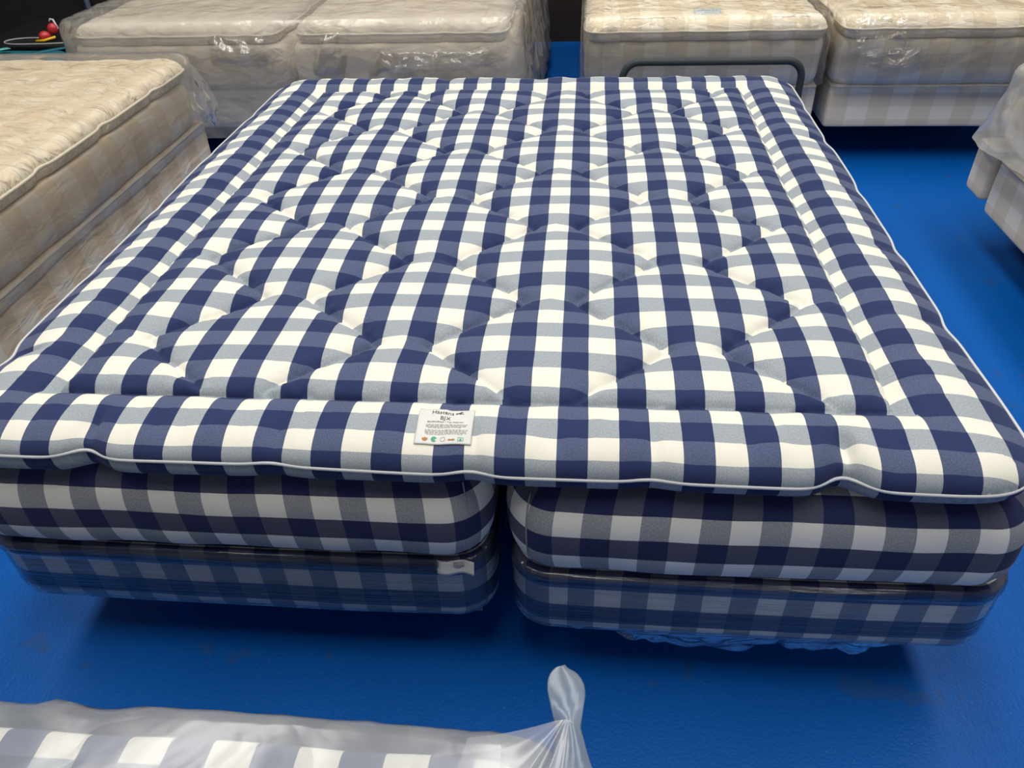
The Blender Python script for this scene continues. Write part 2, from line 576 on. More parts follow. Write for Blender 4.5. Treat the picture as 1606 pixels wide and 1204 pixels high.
def padded(name, x0, x1, y0, y1, prof, r, mat, parent=None, uoff=0.0, voff=0.0, wob=0.004, seed=1, crown=0.0, ns=60, nc=10, bulge=0.0, back=False):
    loops, vs = [], []
    P0, u = rr(x0, x1, y0, y1, r, ns, nc)
    W2 = min(x1 - x0, y1 - y0) / 2
    inner = [0.03, 0.08, 0.16, 0.3]
    seq = [(prof[0][0] + q, prof[0][1], prof[0][2]) for q in (0.3, 0.1) if prof[0][0] + q < W2 - 0.01] + list(prof) + [(prof[-1][0] + q, prof[-1][1] + crown * min(1, q / 0.16), prof[-1][2]) for q in inner if prof[-1][0] + q < W2 - 0.01]
    for ins, z, v in seq:
        P, _ = rr(x0 + ins, x1 - ins, y0 + ins, y1 - ins, max(r - ins * 0.6, 0.012), ns, nc)
        L3 = np.column_stack([P, np.full(len(P), z)])
        n = fbm(L3 * np.array([5, 5, 5]), seed, 2)
        cen = np.array([(x0 + x1) / 2, (y0 + y1) / 2])
        # outward bulge in the middle of each side, plus hand-filled unevenness
        if ins < 0.2:
            nx = np.clip((P[:, 0] - cen[0]) / ((x1 - x0) / 2), -1, 1)
            ny = np.clip((P[:, 1] - cen[1]) / ((y1 - y0) / 2), -1, 1)
            L3[:, 1] += np.sign(ny) * (np.abs(ny) > 0.9) * (bulge * (1 - nx ** 2) + wob * n)
            L3[:, 0] += np.sign(nx) * (np.abs(nx) > 0.9) * (bulge * (1 - ny ** 2) + wob * n)
        loops.append(L3); vs.append(v + voff)
    nb = sum(1 for q in (0.3, 0.1) if prof[0][0] + q < W2 - 0.01)
    V, F, UV = loft(loops, u + uoff, vs, capfrom=nb + len(prof) - 1, back=back)
    return mesh(name, V, F, mat, parent, UV)


def edge_cord(name, x0, x1, y0, y1, r, z, rad, mat, parent):
    P, _ = rr(x0, x1, y0, y1, r, 30, 8)
    V, F = tube(np.column_stack([P, np.full(len(P), z)]), rad, 8, True)
    return mesh(name, V, F, mat, parent)


def leg(parent, x, y, ztop, r=0.03):
    prof = [(0.0, r * 0.72), (0.004, r * 0.8), (ztop - 0.02, r), (ztop - 0.012, r * 1.5), (ztop, r * 1.5)]
    V, F = [], []
    n = 20
    for z, q in prof:
        for k in range(n):
            a = 2 * PI * k / n
            V.append((x + q * math.cos(a), y + q * math.sin(a), z))
    for i in range(len(prof) - 1):
        for k in range(n):
            F.append((i * n + k, i * n + (k + 1) % n, (i + 1) * n + (k + 1) % n, (i + 1) * n + k))
    F.append(tuple(range(n - 1, -1, -1))); F.append(tuple((len(prof) - 1) * n + k for k in range(n)))
    return mesh('leg', V, F, M_WOOD, parent)


def bed_base(label, x0, x1, y0, y1, z0, z1, mat, r=0.05, group=None, seed=3, piping=None, uoff=0, voff=0, R=0.012, bulge=0.0, inset=0.5):
    t = thing('bed_base', label, 'bed base', ((x0 + x1) / 2, (y0 + y1) / 2, 0), group)
    pr = mattress_prof(z0, z1, R, 6, 16)
    padded('upholstered_box', x0, x1, y0, y1, pr, r, mat, t, uoff, voff, 0.002, seed, bulge=bulge)
    for sx in (x0 + inset, x1 - inset):
        for sy in (y0 + inset, y1 - inset):
            leg(t, sx, sy, z0 + 0.001)
    if piping:
        edge_cord('piping', x0 + 0.003, x1 - 0.003, y0 + 0.003, y1 - 0.003, r, z1 - 0.006, 0.004, piping, t)
    return t


# ---- drape of plastic film over a bed ---------------------------------------------------------
def drape(name, label, x0, x1, y0, y1, ztop, zhem, mat, r=0.06, gap=0.012, flare=0.02, crump=0.008, fold=0.015, seed=5, top_amp=None, hemvar=0.02,
          skirt_shape=None, ns=90, nc=14, cat='plastic cover', scale=1.0, kind=None, sag=0.0):
    loops, vs = [], []
    g = gap
    _, u = rr(x0 - g, x1 + g, y0 - g, y1 + g, r, ns, nc)
    W2 = min(x1 - x0, y1 - y0) / 2
    seq = []
    nsk = 14
    for k in range(nsk + 1):                       # hem up to the shoulder
        t = k / nsk
        z = zhem + (ztop - 0.03 - zhem) * t
        out = flare * (1 - t) ** 1.3
        seq.append((-g - out, z, t, 1.0 - 0.6 * t))
    for k in range(1, 5):                          # shoulder
        a = PI / 2 * k / 4
        seq.append((-g + 0.03 * (1 - math.cos(a)), ztop - 0.03 + 0.03 * math.sin(a) + g * math.sin(a) * 0.6, 1.0, 0.35))
    for q in list(np.linspace(0.05, W2 - 0.02, 26)):
        seq.append((q, ztop + g * 0.6, 1.0, 0.0))
    ta = crump if top_amp is None else top_amp
    for i, (ins, z, t, fo) in enumerate(seq):
        P, _ = rr(x0 + ins, x1 - ins, y0 + ins, y1 - ins, max(r - ins * 0.7, 0.01) if ins > 0 else r - ins * 0.8, ns, nc)
        L3 = np.column_stack([P, np.full(len(P), z)])
        cen = np.array([(x0 + x1) / 2, (y0 + y1) / 2])
        d = P - cen
        hx, hy = (x1 - x0) / 2 - max(ins, 0), (y1 - y0) / 2 - max(ins, 0)
        nrm = np.column_stack([np.where(np.abs(d[:, 0]) > hx - r - 0.01, np.sign(d[:, 0]), 0), np.where(np.abs(d[:, 1]) > hy - r - 0.01, np.sign(d[:, 1]), 0)]).astype(float)
        nrm /= np.maximum(np.linalg.norm(nrm, axis=1, keepdims=True), 1)
        if ins < 0.04:
            uu = u[:-1]
            f1 = ridge(np.column_stack([uu * 5 * scale, np.full(len(uu), z * 2.5 * scale), np.zeros(len(uu))]), seed, 2)
            f2 = ridge(np.column_stack([uu * 9 * scale + z * 6, uu * 2 - z * 9 * scale, np.ones(len(uu))]), seed + 9, 3)
            amt = np.maximum(fold * fo * (f1 * 0.5 + 0.5) + crump * (f2 * 0.45 + 0.35), 0)
            L3[:, :2] += nrm * amt[:, None]
            if i == 0 or hemvar:
                hv = vnoise(np.column_stack([uu * 2.3, np.zeros(len(uu)), np.zeros(len(uu))]), seed + 3)
                L3[:, 2] += hemvar * hv * (1 - t)
        else:
            f = ridge(np.column_stack([P[:, 0] * 6 * scale, P[:, 1] * 12 * scale, np.zeros(len(P))]), seed + 4, 3)
            L3[:, 2] += np.maximum(ta * (f * 0.4 + 0.3), -g * 0.4)
        loops.append(L3); vs.append(z)
    V, F, UV = loft(loops, u, vs, captop=True, capbot=False)
    o = mesh(name, V, F, mat, None, None)
    return tag(o, label, cat)


# ---- quilted topper ---------------------------------------------------------------------------
def arc_table(fz, w, n=400):
    q = np.linspace(0, 1, n)
    z = fz(q)
    d = np.hypot(np.diff(q) * w, np.diff(z))
    a = np.concatenate([[0], np.cumsum(d)])
    return q, a / a[-1]


class Topper:
    """border roll round a quilted field; q runs from 0 at the border seam to 1 at the piping"""

    def __init__(s, cx, y0, hx, hy, bx, bf, bb, ztop, zpipe, zbot, quilt=True, seed=11, pulls=None, amp=1.0, sidelift=0.0, leftlift=0.0, ufab=0.168):
        s.__dict__.update(locals())
        s.q, s.arc = arc_table(lambda q: s.roll(q), 0.16)

    def roll(s, q, side=0.0, lift=0.0):
        """side = 1: the flatter edge along the long sides; 0: the full roll at the foot and head"""
        q = np.asarray(q, float)
        t = np.clip(q / 0.38, 0, 1)
        z = s.ztop - 0.024 + 0.030 * (1 - (1 - t) ** 2.4)
        t2 = np.clip((q - 0.38) / 0.62, 0, 1)
        full = (0.006 + s.ztop - s.zpipe - lift) * (1 - np.sqrt(np.maximum(1 - t2 ** 2.5, 0)))
        flat = (0.006 + s.ztop - s.zpipe - s.sidelift) * t2 ** 1.9
        return z - (full * (1 - side) + flat * side)

    def qs(s, x, y):
        lx = x - s.cx
        qx = np.clip((np.abs(lx) - s.hx) / s.bx, 0, 1)
        yb = y - s.y0
        qf = np.clip(-yb / s.bf, 0, 1)
        qb = np.clip((yb - s.hy) / s.bb, 0, 1)
        return lx, qx, qf, qb

    def stitch(s, x, y):
        """distance to the nearest zig-zag quilting line"""
        P, yA, half = 0.338, -0.003, 0.052
        ph = np.abs(((y - yA) / P) % 1.0 - 0.5) * 2        # 1 at the A necks, 0 at the B necks
        ph = np.where(True, ph, ph)
        ph = ph + 0.0 * x
        sm = 0.5 - 0.5 * np.cos(PI * np.clip(ph, 0, 1))
        ph = 0.78 * ph + 0.22 * sm
        axes = [(-0.708, 0), (-0.423, 1), (-0.137, 0), (0.147, 1), (0.430, 0), (0.717, 1)]
        d = np.full(np.shape(x), 9.0)
        for (a, ka), (b, kb) in zip(axes[:-1], axes[1:]):
            lo, hi = a + half, b - half
            w = ph if kb == 1 else 1 - ph
            xz = lo + (hi - lo) * w
            d = np.minimum(d, np.abs(x - xz) * 0.72)
        return d

    def z(s, x, y):
        lx, qx, qf, qb = s.qs(x, y)
        qy = np.maximum(qf, qb)
        q = (qx ** 4 + qy ** 4) ** 0.25
        q = np.clip(q, 0, 1)
        shp = np.shape(x)
        P = np.column_stack([np.ravel(x), np.ravel(y), np.zeros(np.size(x))])
        nz = lambda k, sd: vnoise(P * np.array(k), sd).reshape(shp)
        # field
        ds = np.minimum(s.hx - np.abs(lx), np.minimum(y - s.y0, s.hy - (y - s.y0)))
        ds = np.maximum(ds, 0)
        if s.quilt:
            dz = s.stitch(lx, y - s.y0)
            d = np.minimum(ds, dz)
            D = 0.0185
            zf = s.ztop - D + D * (1 - np.exp(-(d / 0.019) ** 0.95)) + 0.006 * np.minimum(d / 0.09, 1)
            crease = np.exp(-d / 0.03)
            zf = zf - 0.005 * np.exp(-d / 0.005)
            zf = zf + 0.0030 * nz((32, 46, 1), s.seed) * crease + 0.0022 * nz((70, 90, 1), s.seed + 1) * crease
            zf = zf + 0.004 * nz((4, 4, 1), s.seed + 2)
        else:
            d = ds
            wr = ridge(P * np.array([7, 13, 1]) + 0.6 * vnoise(P * 5, s.seed + 21)[:, None], s.seed + 20, 3).reshape(shp)
            zf = s.ztop - 0.024 + 0.024 * (1 - np.exp(-(d / 0.03))) + 0.004 * s.amp * nz((9, 16, 1), s.seed) + 0.0042 * s.amp * wr * (1 - np.exp(-(d / 0.02)))
        sd = smooth01(0.5 + (qx - qy) / np.maximum(np.maximum(qx, qy), 1e-6) * 1.2)
        zr = s.roll(q, sd if s.sidelift else 0.0, s.leftlift * smooth01(-(lx - 0.1) / 0.6))
        # puckers across the roll
        env = np.sin(PI * np.clip(q, 0, 1)) ** 0.8
        along = np.where(qy > qx, x, y)
        pk = vnoise(np.column_stack([np.ravel(along) * 17, np.ravel(q) * 1.2, np.ravel(qy > qx) * 5.0]), s.seed + 4).reshape(shp)
        pk2 = vnoise(np.column_stack([np.ravel(along) * 45, np.ravel(q) * 3, np.ravel(qy > qx) * 5.0]), s.seed + 5).reshape(shp)
        zr = zr + env * (0.0040 * pk + 0.0028 * np.minimum(pk2, 0.15))
        if s.pulls:
            for side, p, a in s.pulls:
                if side == 'f':
                    g = np.exp(-((x - p) / 0.022) ** 2) * smooth01((qf - 0.35) / 0.5)
                elif side == 'l':
                    g = np.exp(-((y - p) / 0.022) ** 2) * smooth01((qx - 0.35) / 0.5) * (lx < 0)
                elif side == 'r':
                    g = np.exp(-((y - p) / 0.022) ** 2) * smooth01((qx - 0.35) / 0.5) * (lx > 0)
                else:
                    g = np.exp(-((x - p) / 0.022) ** 2) * smooth01((qb - 0.35) / 0.5)
                cl = (x if side in 'fb' else y) - p - 0.006
                qq_ = {'f': qf, 'b': qb}.get(side, qx * ((lx < 0) if side == 'l' else (lx > 0)))
                cr = np.exp(-(cl / 0.008) ** 2) * smooth01((qq_ - 0.45) / 0.25) * (qq_ > 0)
                zr = zr - a * (0.8 * g + 0.45 * cr) * env
        return np.where(q > 0, zr, zf)

    def plan(s, x, y):
        """pull grid points outside the rounded outline back onto it; nip the edge at the pulls"""
        lx, qx, qf, qb = s.qs(x, y)
        qy = np.maximum(qf, qb)
        q = (qx ** 4 + qy ** 4) ** 0.25
        k = np.where(q > 1, 1 / np.maximum(q, 1e-6), 1)
        X = np.where(qx > 0, s.cx + np.sign(lx) * (s.hx + qx * k * s.bx), x)
        Y = np.where(qf > 0, s.y0 - qf * k * s.bf, np.where(qb > 0, s.y0 + s.hy + qb * k * s.bb, y))
        qq = np.clip(q, 0, 1)
        shp = np.shape(x)
        w1 = vnoise(np.column_stack([np.ravel(X) * 3.5, np.ravel(Y) * 3.5, np.zeros(np.size(x))]), s.seed + 8).reshape(shp) * 0.006
        X = X + np.where(qx > 0, np.sign(lx) * w1 * qq * np.clip(qx * 3, 0, 1), 0)
        Y = Y + np.where(qf > 0, -w1 * qq * np.clip(qf * 3, 0, 1), 0) + np.where(qb > 0, w1 * qq * np.clip(qb * 3, 0, 1), 0)
        if s.pulls:
            for side, p, a in s.pulls:
                if side == 'f':
                    Y = Y + a * 1.2 * np.exp(-((x - p) / 0.035) ** 2) * qf ** 2
                elif side == 'b':
                    Y = Y - a * 1.2 * np.exp(-((x - p) / 0.035) ** 2) * qb ** 2
                elif side == 'l':
                    X = X + a * 1.2 * np.exp(-((y - p) / 0.035) ** 2) * qx ** 2 * (lx < 0)
                else:
                    X = X - a * 1.2 * np.exp(-((y - p) / 0.035) ** 2) * qx ** 2 * (lx > 0)
        return X, Y

    def build(s, name, mat, parent, dx=0.0065, nb=30, uvf=None):
        w = 0.5 - 0.5 * np.cos(PI * np.linspace(0, 1, nb + 1)[1:])
        q = w ** 0.9
        q[-1] = 1.0
        nx, ny = int(2 * s.hx / dx), int(s.hy / dx)
        xs = np.concatenate([s.cx - s.hx - q[::-1] * s.bx, np.linspace(s.cx - s.hx, s.cx + s.hx, nx + 1), s.cx + s.hx + q * s.bx])
        ys = np.concatenate([s.y0 - q[::-1] * s.bf, np.linspace(s.y0, s.y0 + s.hy, ny + 1), s.y0 + s.hy + q * s.bb])
        X, Y = np.meshgrid(xs, ys, indexing='xy')
        PX, PY = s.plan(X, Y)
        Z = s.z(X, Y)
        # uv in fabric metres
        lx, qx, qf, qb = s.qs(X, Y)
        qq = np.clip((qx ** 4 + np.maximum(qf, qb) ** 4) ** 0.25, 0, 1)
        kk = 1 / np.maximum((qx ** 4 + np.maximum(qf, qb) ** 4) ** 0.25, 1)
        A = lambda t: np.interp(t, s.q, s.arc)
        U = np.where(qx > 0, np.sign(lx) * (s.hx + 0.015 * smooth01(qx / 0.06) + s.ufab * qx * kk), lx)
        tuckf = -0.025 * smooth01(qf / 0.05)
        tuckb = -0.036 * smooth01(qb / 0.06)
        yb = Y - s.y0
        Vv = np.where(qf > 0, -(tuckf + 0.233 * A(qf * kk)), np.where(qb > 0, s.hy + tuckb + 0.17 * A(qb * kk), yb))
        ny_, nx_ = X.shape
        Vv = Vv + s.y0
        top = np.stack([PX, PY, Z], -1)
        # underside: same outline, rolls under to a flat bottom
        zb = s.zbot + (s.zpipe - s.zbot) * (1 - np.sqrt(np.maximum(1 - np.clip((qq - 0.78) / 0.22, 0, 1) ** 2.4, 0)))
        zb = np.minimum(zb, Z - 0.004 * (qq < 1))
        zb = np.where(qq >= 0.9999, Z, zb)
        zb = np.maximum(zb, np.minimum(s.zbot, Z - 0.003))
        bot = np.stack([PX, PY, zb], -1)
        Vb_u = np.where(qx > 0, np.sign(lx) * (s.hx + s.ufab + 0.06 * (1 - qx * kk)), lx)
        Vb_v = np.where(qf > 0, -(0.190 - s.y0 + 0.12 * (1 - qf * kk)), yb)
        idx = np.arange(ny_ * nx_).reshape(ny_, nx_)
        quad = np.stack([idx[:-1, :-1], idx[:-1, 1:], idx[1:, 1:], idx[1:, :-1]], -1).reshape(-1, 4)
        quadb = quad[:, ::-1] + ny_ * nx_
        uvt = np.stack([U, Vv], -1).reshape(-1, 2)
        uvb = np.stack([Vb_u, Vb_v], -1).reshape(-1, 2)
        allV = np.concatenate([top.reshape(-1, 3), bot.reshape(-1, 3)])
        F = np.concatenate([quad, quadb])
        uvall = np.concatenate([uvt, uvb])
        o = mesh(name, allV, F.tolist(), mat, parent, uvall[F].reshape(-1, 2))
        # outline for the piping
        ring = np.concatenate([top[0, :-1], top[:-1, -1], top[-1, :0:-1], top[:0:-1, 0]])
        s.ring = ring
        return o

    def surf(s, x, y, lift=0.0):
        PX, PY = s.plan(x, y)
        return np.stack([PX, PY, s.z(x, y) + lift], -1)


def resample(ring, n):
    d = np.linalg.norm(np.roll(ring, -1, 0) - ring, axis=1)
    a = np.concatenate([[0], np.cumsum(d)])
    R = np.concatenate([ring, ring[:1]])
    t = np.linspace(0, a[-1], n, endpoint=False)
    return np.column_stack([np.interp(t, a, R[:, k]) for k in range(3)])


def cord(ring, rad, mat, parent, n=700, out=0.003, name='piping'):
    P = resample(ring, n)
    c = P.mean(0)
    d = P - c
    P = P.copy()
    for _ in range(2):
        P = 0.5 * P + 0.25 * (np.roll(P, 1, 0) + np.roll(P, -1, 0))
    V, F = tube(P, rad, 10, True)
    return mesh(name, V, F, mat, parent)


# ------------------------------------------------------------------ main bed: two bases, two mattresses, one topper
ZB0, ZB1, ZM0, ZM1 = 0.192, 0.358, 0.362, 0.565
LB = dict(x0=-0.965, x1=0.056, y0=-0.112, y1=1.93)
RB = dict(x0=0.092, x1=0.995, y0=-0.124, y1=1.93)


def main_base(box, label, zdrop, seed, paper):
    x0, x1, y0, y1 = box['x0'], box['x1'], box['y0'], box['y1']
    t = bed_base(label, x0, x1, y0, y1, ZB0 - zdrop, ZB1 - zdrop, M_BLUE, 0.075, 'navy check bed bases under the topper', seed, uoff=0.0, voff=0.061, R=0.014, bulge=0.006)
    # stretch wrap round the box
    pr = [(a, b, c) for a, b, c in mattress_prof(ZB0 - zdrop - 0.0015, ZB1 - zdrop - 0.002, 0.014, 6, 40)]
    loops = []
    for ins, z, v in pr:
        P, u = rr(x0 + ins - 0.0015, x1 - ins + 0.0015, y0 + ins - 0.0015, y1 - ins + 0.0015, 0.076 - 0.6 * ins, 140, 14)
        L3 = np.column_stack([P, np.full(len(P), z)])
        cx, cy = (x0 + x1) / 2, (y0 + y1) / 2
        nx = np.clip((P[:, 0] - cx) / ((x1 - x0) / 2), -1, 1)
        ny = np.clip((P[:, 1] - cy) / ((y1 - y0) / 2), -1, 1)
        hz = (z - ZB0) / (ZB1 - ZB0)
        rip = 0.0016 + 0.0016 * ridge(np.column_stack([P[:, 0] * 2.0, P[:, 1] * 2.0, np.full(len(P), z * 60)]), seed, 3) + 0.007 * smooth01((hz - 0.7) / 0.15) * smooth01((1.0 - hz) / 0.1) * (0.5 + 0.5 * vnoise(np.column_stack([P[:, 0] * 7, P[:, 1] * 7, np.full(len(P), z * 30)]), seed + 5))
        L3[:, 1] += np.sign(ny) * (np.abs(ny) > 0.9) * (0.006 * (1 - nx ** 2) + np.maximum(rip, 0.001))
        L3[:, 0] += np.sign(nx) * (np.abs(nx) > 0.9) * (0.006 * (1 - ny ** 2) + 0.3 * np.maximum(rip, 0.001))
        loops.append(L3)
    V, F, UV = loft(loops, u, [p[2] for p in pr], captop=False, capbot=False)
    w = mesh('stretch_wrap', V, F, F_WRAP, t)
    w['label'] = 'clear streaked stretch wrap'
    return t


tb_l = main_base(LB, 'navy check bed base in stretch wrap, left one under the quilted topper', 0.0, 21, True)
tb_r = main_base(RB, 'navy check bed base in stretch wrap, right one with loose film below its front', 0.006, 22, False)

# loose film tails under the front of the bases
def film_tail(parent, xs, ztop, depths, y, seed, name='loose_film'):
    n, m = 70, 12
    X = np.linspace(xs[0], xs[-1], n)
    D = np.interp(X, xs, depths)
    P = np.zeros((m, n, 3))
    for i in range(m):
        t = i / (m - 1)
        pts = np.column_stack([X * 9, np.full(n, t * 2.0), np.zeros(n)])
        P[i, :, 0] = X
        P[i, :, 1] = y + 0.010 + 0.020 * t + 0.014 * t * ridge(pts, seed, 2)
        P[i, :, 2] = ztop - 0.0005 - D * t * (1 + 0.25 * vnoise(pts * 2, seed + 2))
    V, F, _ = gridmesh(P)
    o = mesh(name, V, F, F_LOOSE, parent)
    o['label'] = 'loose tail of clear film'
    return o


film_tail(tb_r, [0.15, 0.22, 0.33, 0.45, 0.62, 0.80, 0.88], ZB0 - 0.006, [0.0, 0.045, 0.065, 0.085, 0.095, 0.07, 0.0], RB['y0'], 31)
film_tail(tb_l, [-0.08, -0.03, 0.0, 0.03], ZB0, [0.0, 0.02, 0.026, 0.0], LB['y0'], 32)


def main_mattress(box, label, zdrop, seed, voff, uoff):
    x0, x1, y0, y1 = box['x0'], box['x1'], box['y0'], box['y1']
    t = thing('mattress', label, 'mattress', ((x0 + x1) / 2, (y0 + y1) / 2, ZM0 - zdrop), 'navy check mattresses under the topper')
    pr = mattress_prof(ZM0 - zdrop + 0.003, ZM1 - zdrop, 0.072, 2.35, 24, 0.55)
    padded('ticking', x0 - 0.006, x1 + (0.006 if x0 < 0 else -0.015), y0 - 0.018, y1 + 0.006, pr, 0.085, M_BLUE, t, uoff, voff, 0.004, seed, 0.0, 60, 14, bulge=0.008)
    # pale selvedge line where the side strip is joined at each front corner
    for sgn, xc in (((1, x1 + 0.006 - 0.085),) if x0 < 0 else ((-1, x0 - 0.006 + 0.085),)):
        rows = []
        for ins, z, v in pr[2:-5]:
            a0 = math.radians(32)
            row = []
            for da in (-0.018, 0.018):
                a = a0 + da
                rad = 0.085 - 0.6 * ins + 0.0009
                row.append((xc + sgn * (rad * math.sin(a) + 0.4 * -ins * 0), y0 - 0.018 + ins + 0.085 - 0.6 * ins - rad * math.cos(a), z))
            rows.append(row)
        V, F, _ = gridmesh(np.array(rows))
        s_ = mesh('corner_seam', V, F, M_SEAM, t)
        thicken(s_, 0.0006, 0)
    return t


tm_l = main_mattress(LB, 'navy and white check mattress on the left base, beneath the quilted topper', 0.0, 41, 0.035, 0.0)
tm_r = main_mattress(RB, 'navy and white check mattress on the right base, poking out past the topper corner', 0.008, 42, 0.035, -0.02)

topper = thing('mattress_topper', 'large quilted navy and white check topper with a white care label', 'mattress topper', (0.0, 0.89, 0.567))
PULLS = [('f', -0.63, 0.020), ('f', 0.035, 0.010), ('f', 0.635, 0.026), ('f', -0.3, 0.006), ('f', 0.33, 0.006),
         ('l', 0.13, 0.014), ('l', 0.47, 0.004), ('l', 0.82, 0.005), ('l', 1.2, 0.004), ('l', 1.55, 0.005),
         ('r', 0.30, 0.007), ('r', 0.62, 0.006), ('r', 0.95, 0.005), ('r', 1.3, 0.007), ('r', 1.6, 0.004),
         ('b', -0.3, 0.008), ('b', 0.05, 0.012), ('b', 0.4, 0.008)]
T = Topper(0.0, 0.018, 0.751, 1.756, 0.190, 0.163, 0.151, H, 0.606, 0.569, True, 11, PULLS, 1.0, 0.016, 0.012)
T.build('quilted_cover', M_TOPPER, topper, dx=0.0052)
pc = cord(T.ring, 0.0031, M_PIPE, topper)
pc['label'] = 'white piping cord'


# care label with its print, lying on the front roll
def label_patch(x0, x1, y0, y1, lift, skew=0.0, n=28):
    xs = np.linspace(x0, x1, n)
    ys = np.linspace(y0, y1, n)
    X, Y = np.meshgrid(xs, ys)
    Y = Y - skew * (X - x0)
    return T.surf(X, Y, lift)


LX0, LX1, LY0, LY1 = -0.058, 0.036, -0.113, -0.036
lp = label_patch(LX0, LX1, LY0, LY1, 0.0022)
V, F, _ = gridmesh(lp)
care = mesh('care_label', V, F, M_PAPER, topper)
care['label'] = 'white satin label with printed text'
thicken(care, 0.0008, 0)


def on_label(a, b, lift=0.0032):
    """label coordinates 0..1 to the topper surface"""
    X = np.asarray(LX0 + (LX1 - LX0) * np.asarray(a, float))
    Y = np.asarray(LY0 + (LY1 - LY0) * np.asarray(b, float))
    return T.surf(X, Y, lift)


def text_on_label(body, a, b, size, name, mat, shear=0.0):
    cu = bpy.data.curves.new(name, 'FONT')
    cu.body = body
    cu.size = size
    cu.shear = shear
    cu.align_x = 'CENTER'
    cu.align_y = 'CENTER'
    cu.resolution_u = 3
    tmp = bpy.data.objects.new('tmp', cu)
    col.objects.link(tmp)
    dg = bpy.context.evaluated_depsgraph_get()
    me = bpy.data.meshes.new_from_object(tmp.evaluated_get(dg))
    vs = np.array([v.co[:] for v in me.vertices])
    fs = [tuple(p.vertices) for p in me.polygons]
    bpy.data.objects.remove(tmp)
    bpy.data.meshes.remove(me)
    asp = (LX1 - LX0) / (LY1 - LY0)
    P = on_label(a + vs[:, 0], b + vs[:, 1] * asp)
    return mesh(name, P, fs, mat, care, smooth=False)


text_on_label('H\u00e4stens', 0.43, 0.885, 0.125, 'brand_print', M_INK)
text_on_label('BJX', 0.49, 0.71, 0.125, 'title_print', M_INK)
text_on_label('B\u00e4ddmadrass / Top mattress', 0.50, 0.60, 0.056, 'subtitle_print', M_INK)


def blob(pts, name, mat, lift=0.0033):
    pts = np.array(pts)
    P = on_label(pts[:, 0], pts[:, 1], lift)
    return mesh(name, P, [tuple(range(len(pts)))], mat, care, smooth=False)


# little leaping horse mark
horse = [(0.655, 0.90), (0.70, 0.905), (0.735, 0.92), (0.755, 0.945), (0.785, 0.94), (0.79, 0.925), (0.765, 0.925), (0.76, 0.90),
         (0.80, 0.885), (0.81, 0.865), (0.80, 0.86), (0.785, 0.878), (0.745, 0.885), (0.755, 0.86), (0.745, 0.855), (0.73, 0.885),
         (0.70, 0.885), (0.68, 0.862), (0.655, 0.858), (0.655, 0.864), (0.675, 0.872), (0.685, 0.892), (0.655, 0.893)]
blob(horse, 'horse_mark', M_INK)
# lines of small print, too small to read
rows_v, rows_f = [], []
for li, yy in enumerate((0.515, 0.485, 0.455, 0.425, 0.36, 0.33, 0.30, 0.27, 0.24)):
    x = 0.16 + (0.04 if li in (3, 8) else 0.0) + 0.01 * random.random()
    while x < (0.80 if li in (3, 8) else 0.88):
        w = 0.025 + 0.05 * random.random()
        P = on_label(np.array([x, x + w, x + w, x]), np.array([yy, yy, yy + 0.011, yy + 0.011]))
        rows_f.append(tuple(range(len(rows_v), len(rows_v) + 4)))
        rows_v += P.tolist()
        x += w + 0.014
fp = mesh('small_print', rows_v, rows_f, M_INKL, care, smooth=False)


def disc(a, b, ra, n=20, f0=0.0, f1=2 * PI, rb=None):
    asp = (LX1 - LX0) / (LY1 - LY0)
    return [(a + ra * math.cos(f0 + (f1 - f0) * k / n), b + asp * ra * math.sin(f0 + (f1 - f0) * k / n)) for k in range(n)]


blob([(0.14, 0.10), (0.13, 0.155), (0.16, 0.14), (0.185, 0.175), (0.21, 0.14), (0.24, 0.155), (0.23, 0.10), (0.20, 0.075), (0.17, 0.075)], 'crest_mark', M_BROWN)
blob(disc(0.345, 0.125, 0.052, 24, math.radians(20), math.radians(330)) + [(0.345, 0.125)], 'leaf_mark', M_GREEN)
ring_pts = disc(0.50, 0.12, 0.045, 24)
Vr = np.concatenate([on_label(*np.array(ring_pts).T), on_label(*np.array(disc(0.50, 0.12, 0.038, 24)).T)])
mesh('ring_mark', Vr, [(k, (k + 1) % 24, 24 + (k + 1) % 24, 24 + k) for k in range(24)], M_INKL, care, smooth=False)
blob([(0.59, 0.085), (0.60, 0.12), (0.64, 0.11), (0.70, 0.13), (0.71, 0.105), (0.70, 0.085)], 'tan_mark', M_BROWN)
sq = [(0.76, 0.07), (0.86, 0.07), (0.86, 0.165), (0.76, 0.165)]
sq2 = [(0.768, 0.079), (0.852, 0.079), (0.852, 0.156), (0.768, 0.156)]
Vr = np.concatenate([on_label(*np.array(sq).T), on_label(*np.array(sq2).T)])
mesh('square_mark', Vr, [(k, (k + 1) % 4, 4 + (k + 1) % 4, 4 + k) for k in range(4)], M_GREEN, care, smooth=False)
blob([(0.785, 0.09), (0.835, 0.09), (0.81, 0.148)], 'tree_mark', M_GREEN)

# slip of paper caught under the wrap at the corner of the left base
slip = np.zeros((6, 8, 3))
for i in range(6):
    for j in range(8):
        slip[i, j] = (-0.045 + 0.07 * j / 7, LB['y0'] + 0.004 + 0.012 * i / 5 * 0.9 - 0.004 * math.sin(j), 0.330 + 0.026 * i / 5)
        slip[i, j, 1] -= 0.016
V, F, _ = gridmesh(slip)
sl = mesh('paper_slip', V, F, M_PAPER, tb_l)
sl['label'] = 'crumpled white paper slip under the wrap'
thicken(sl, 0.001, 0)

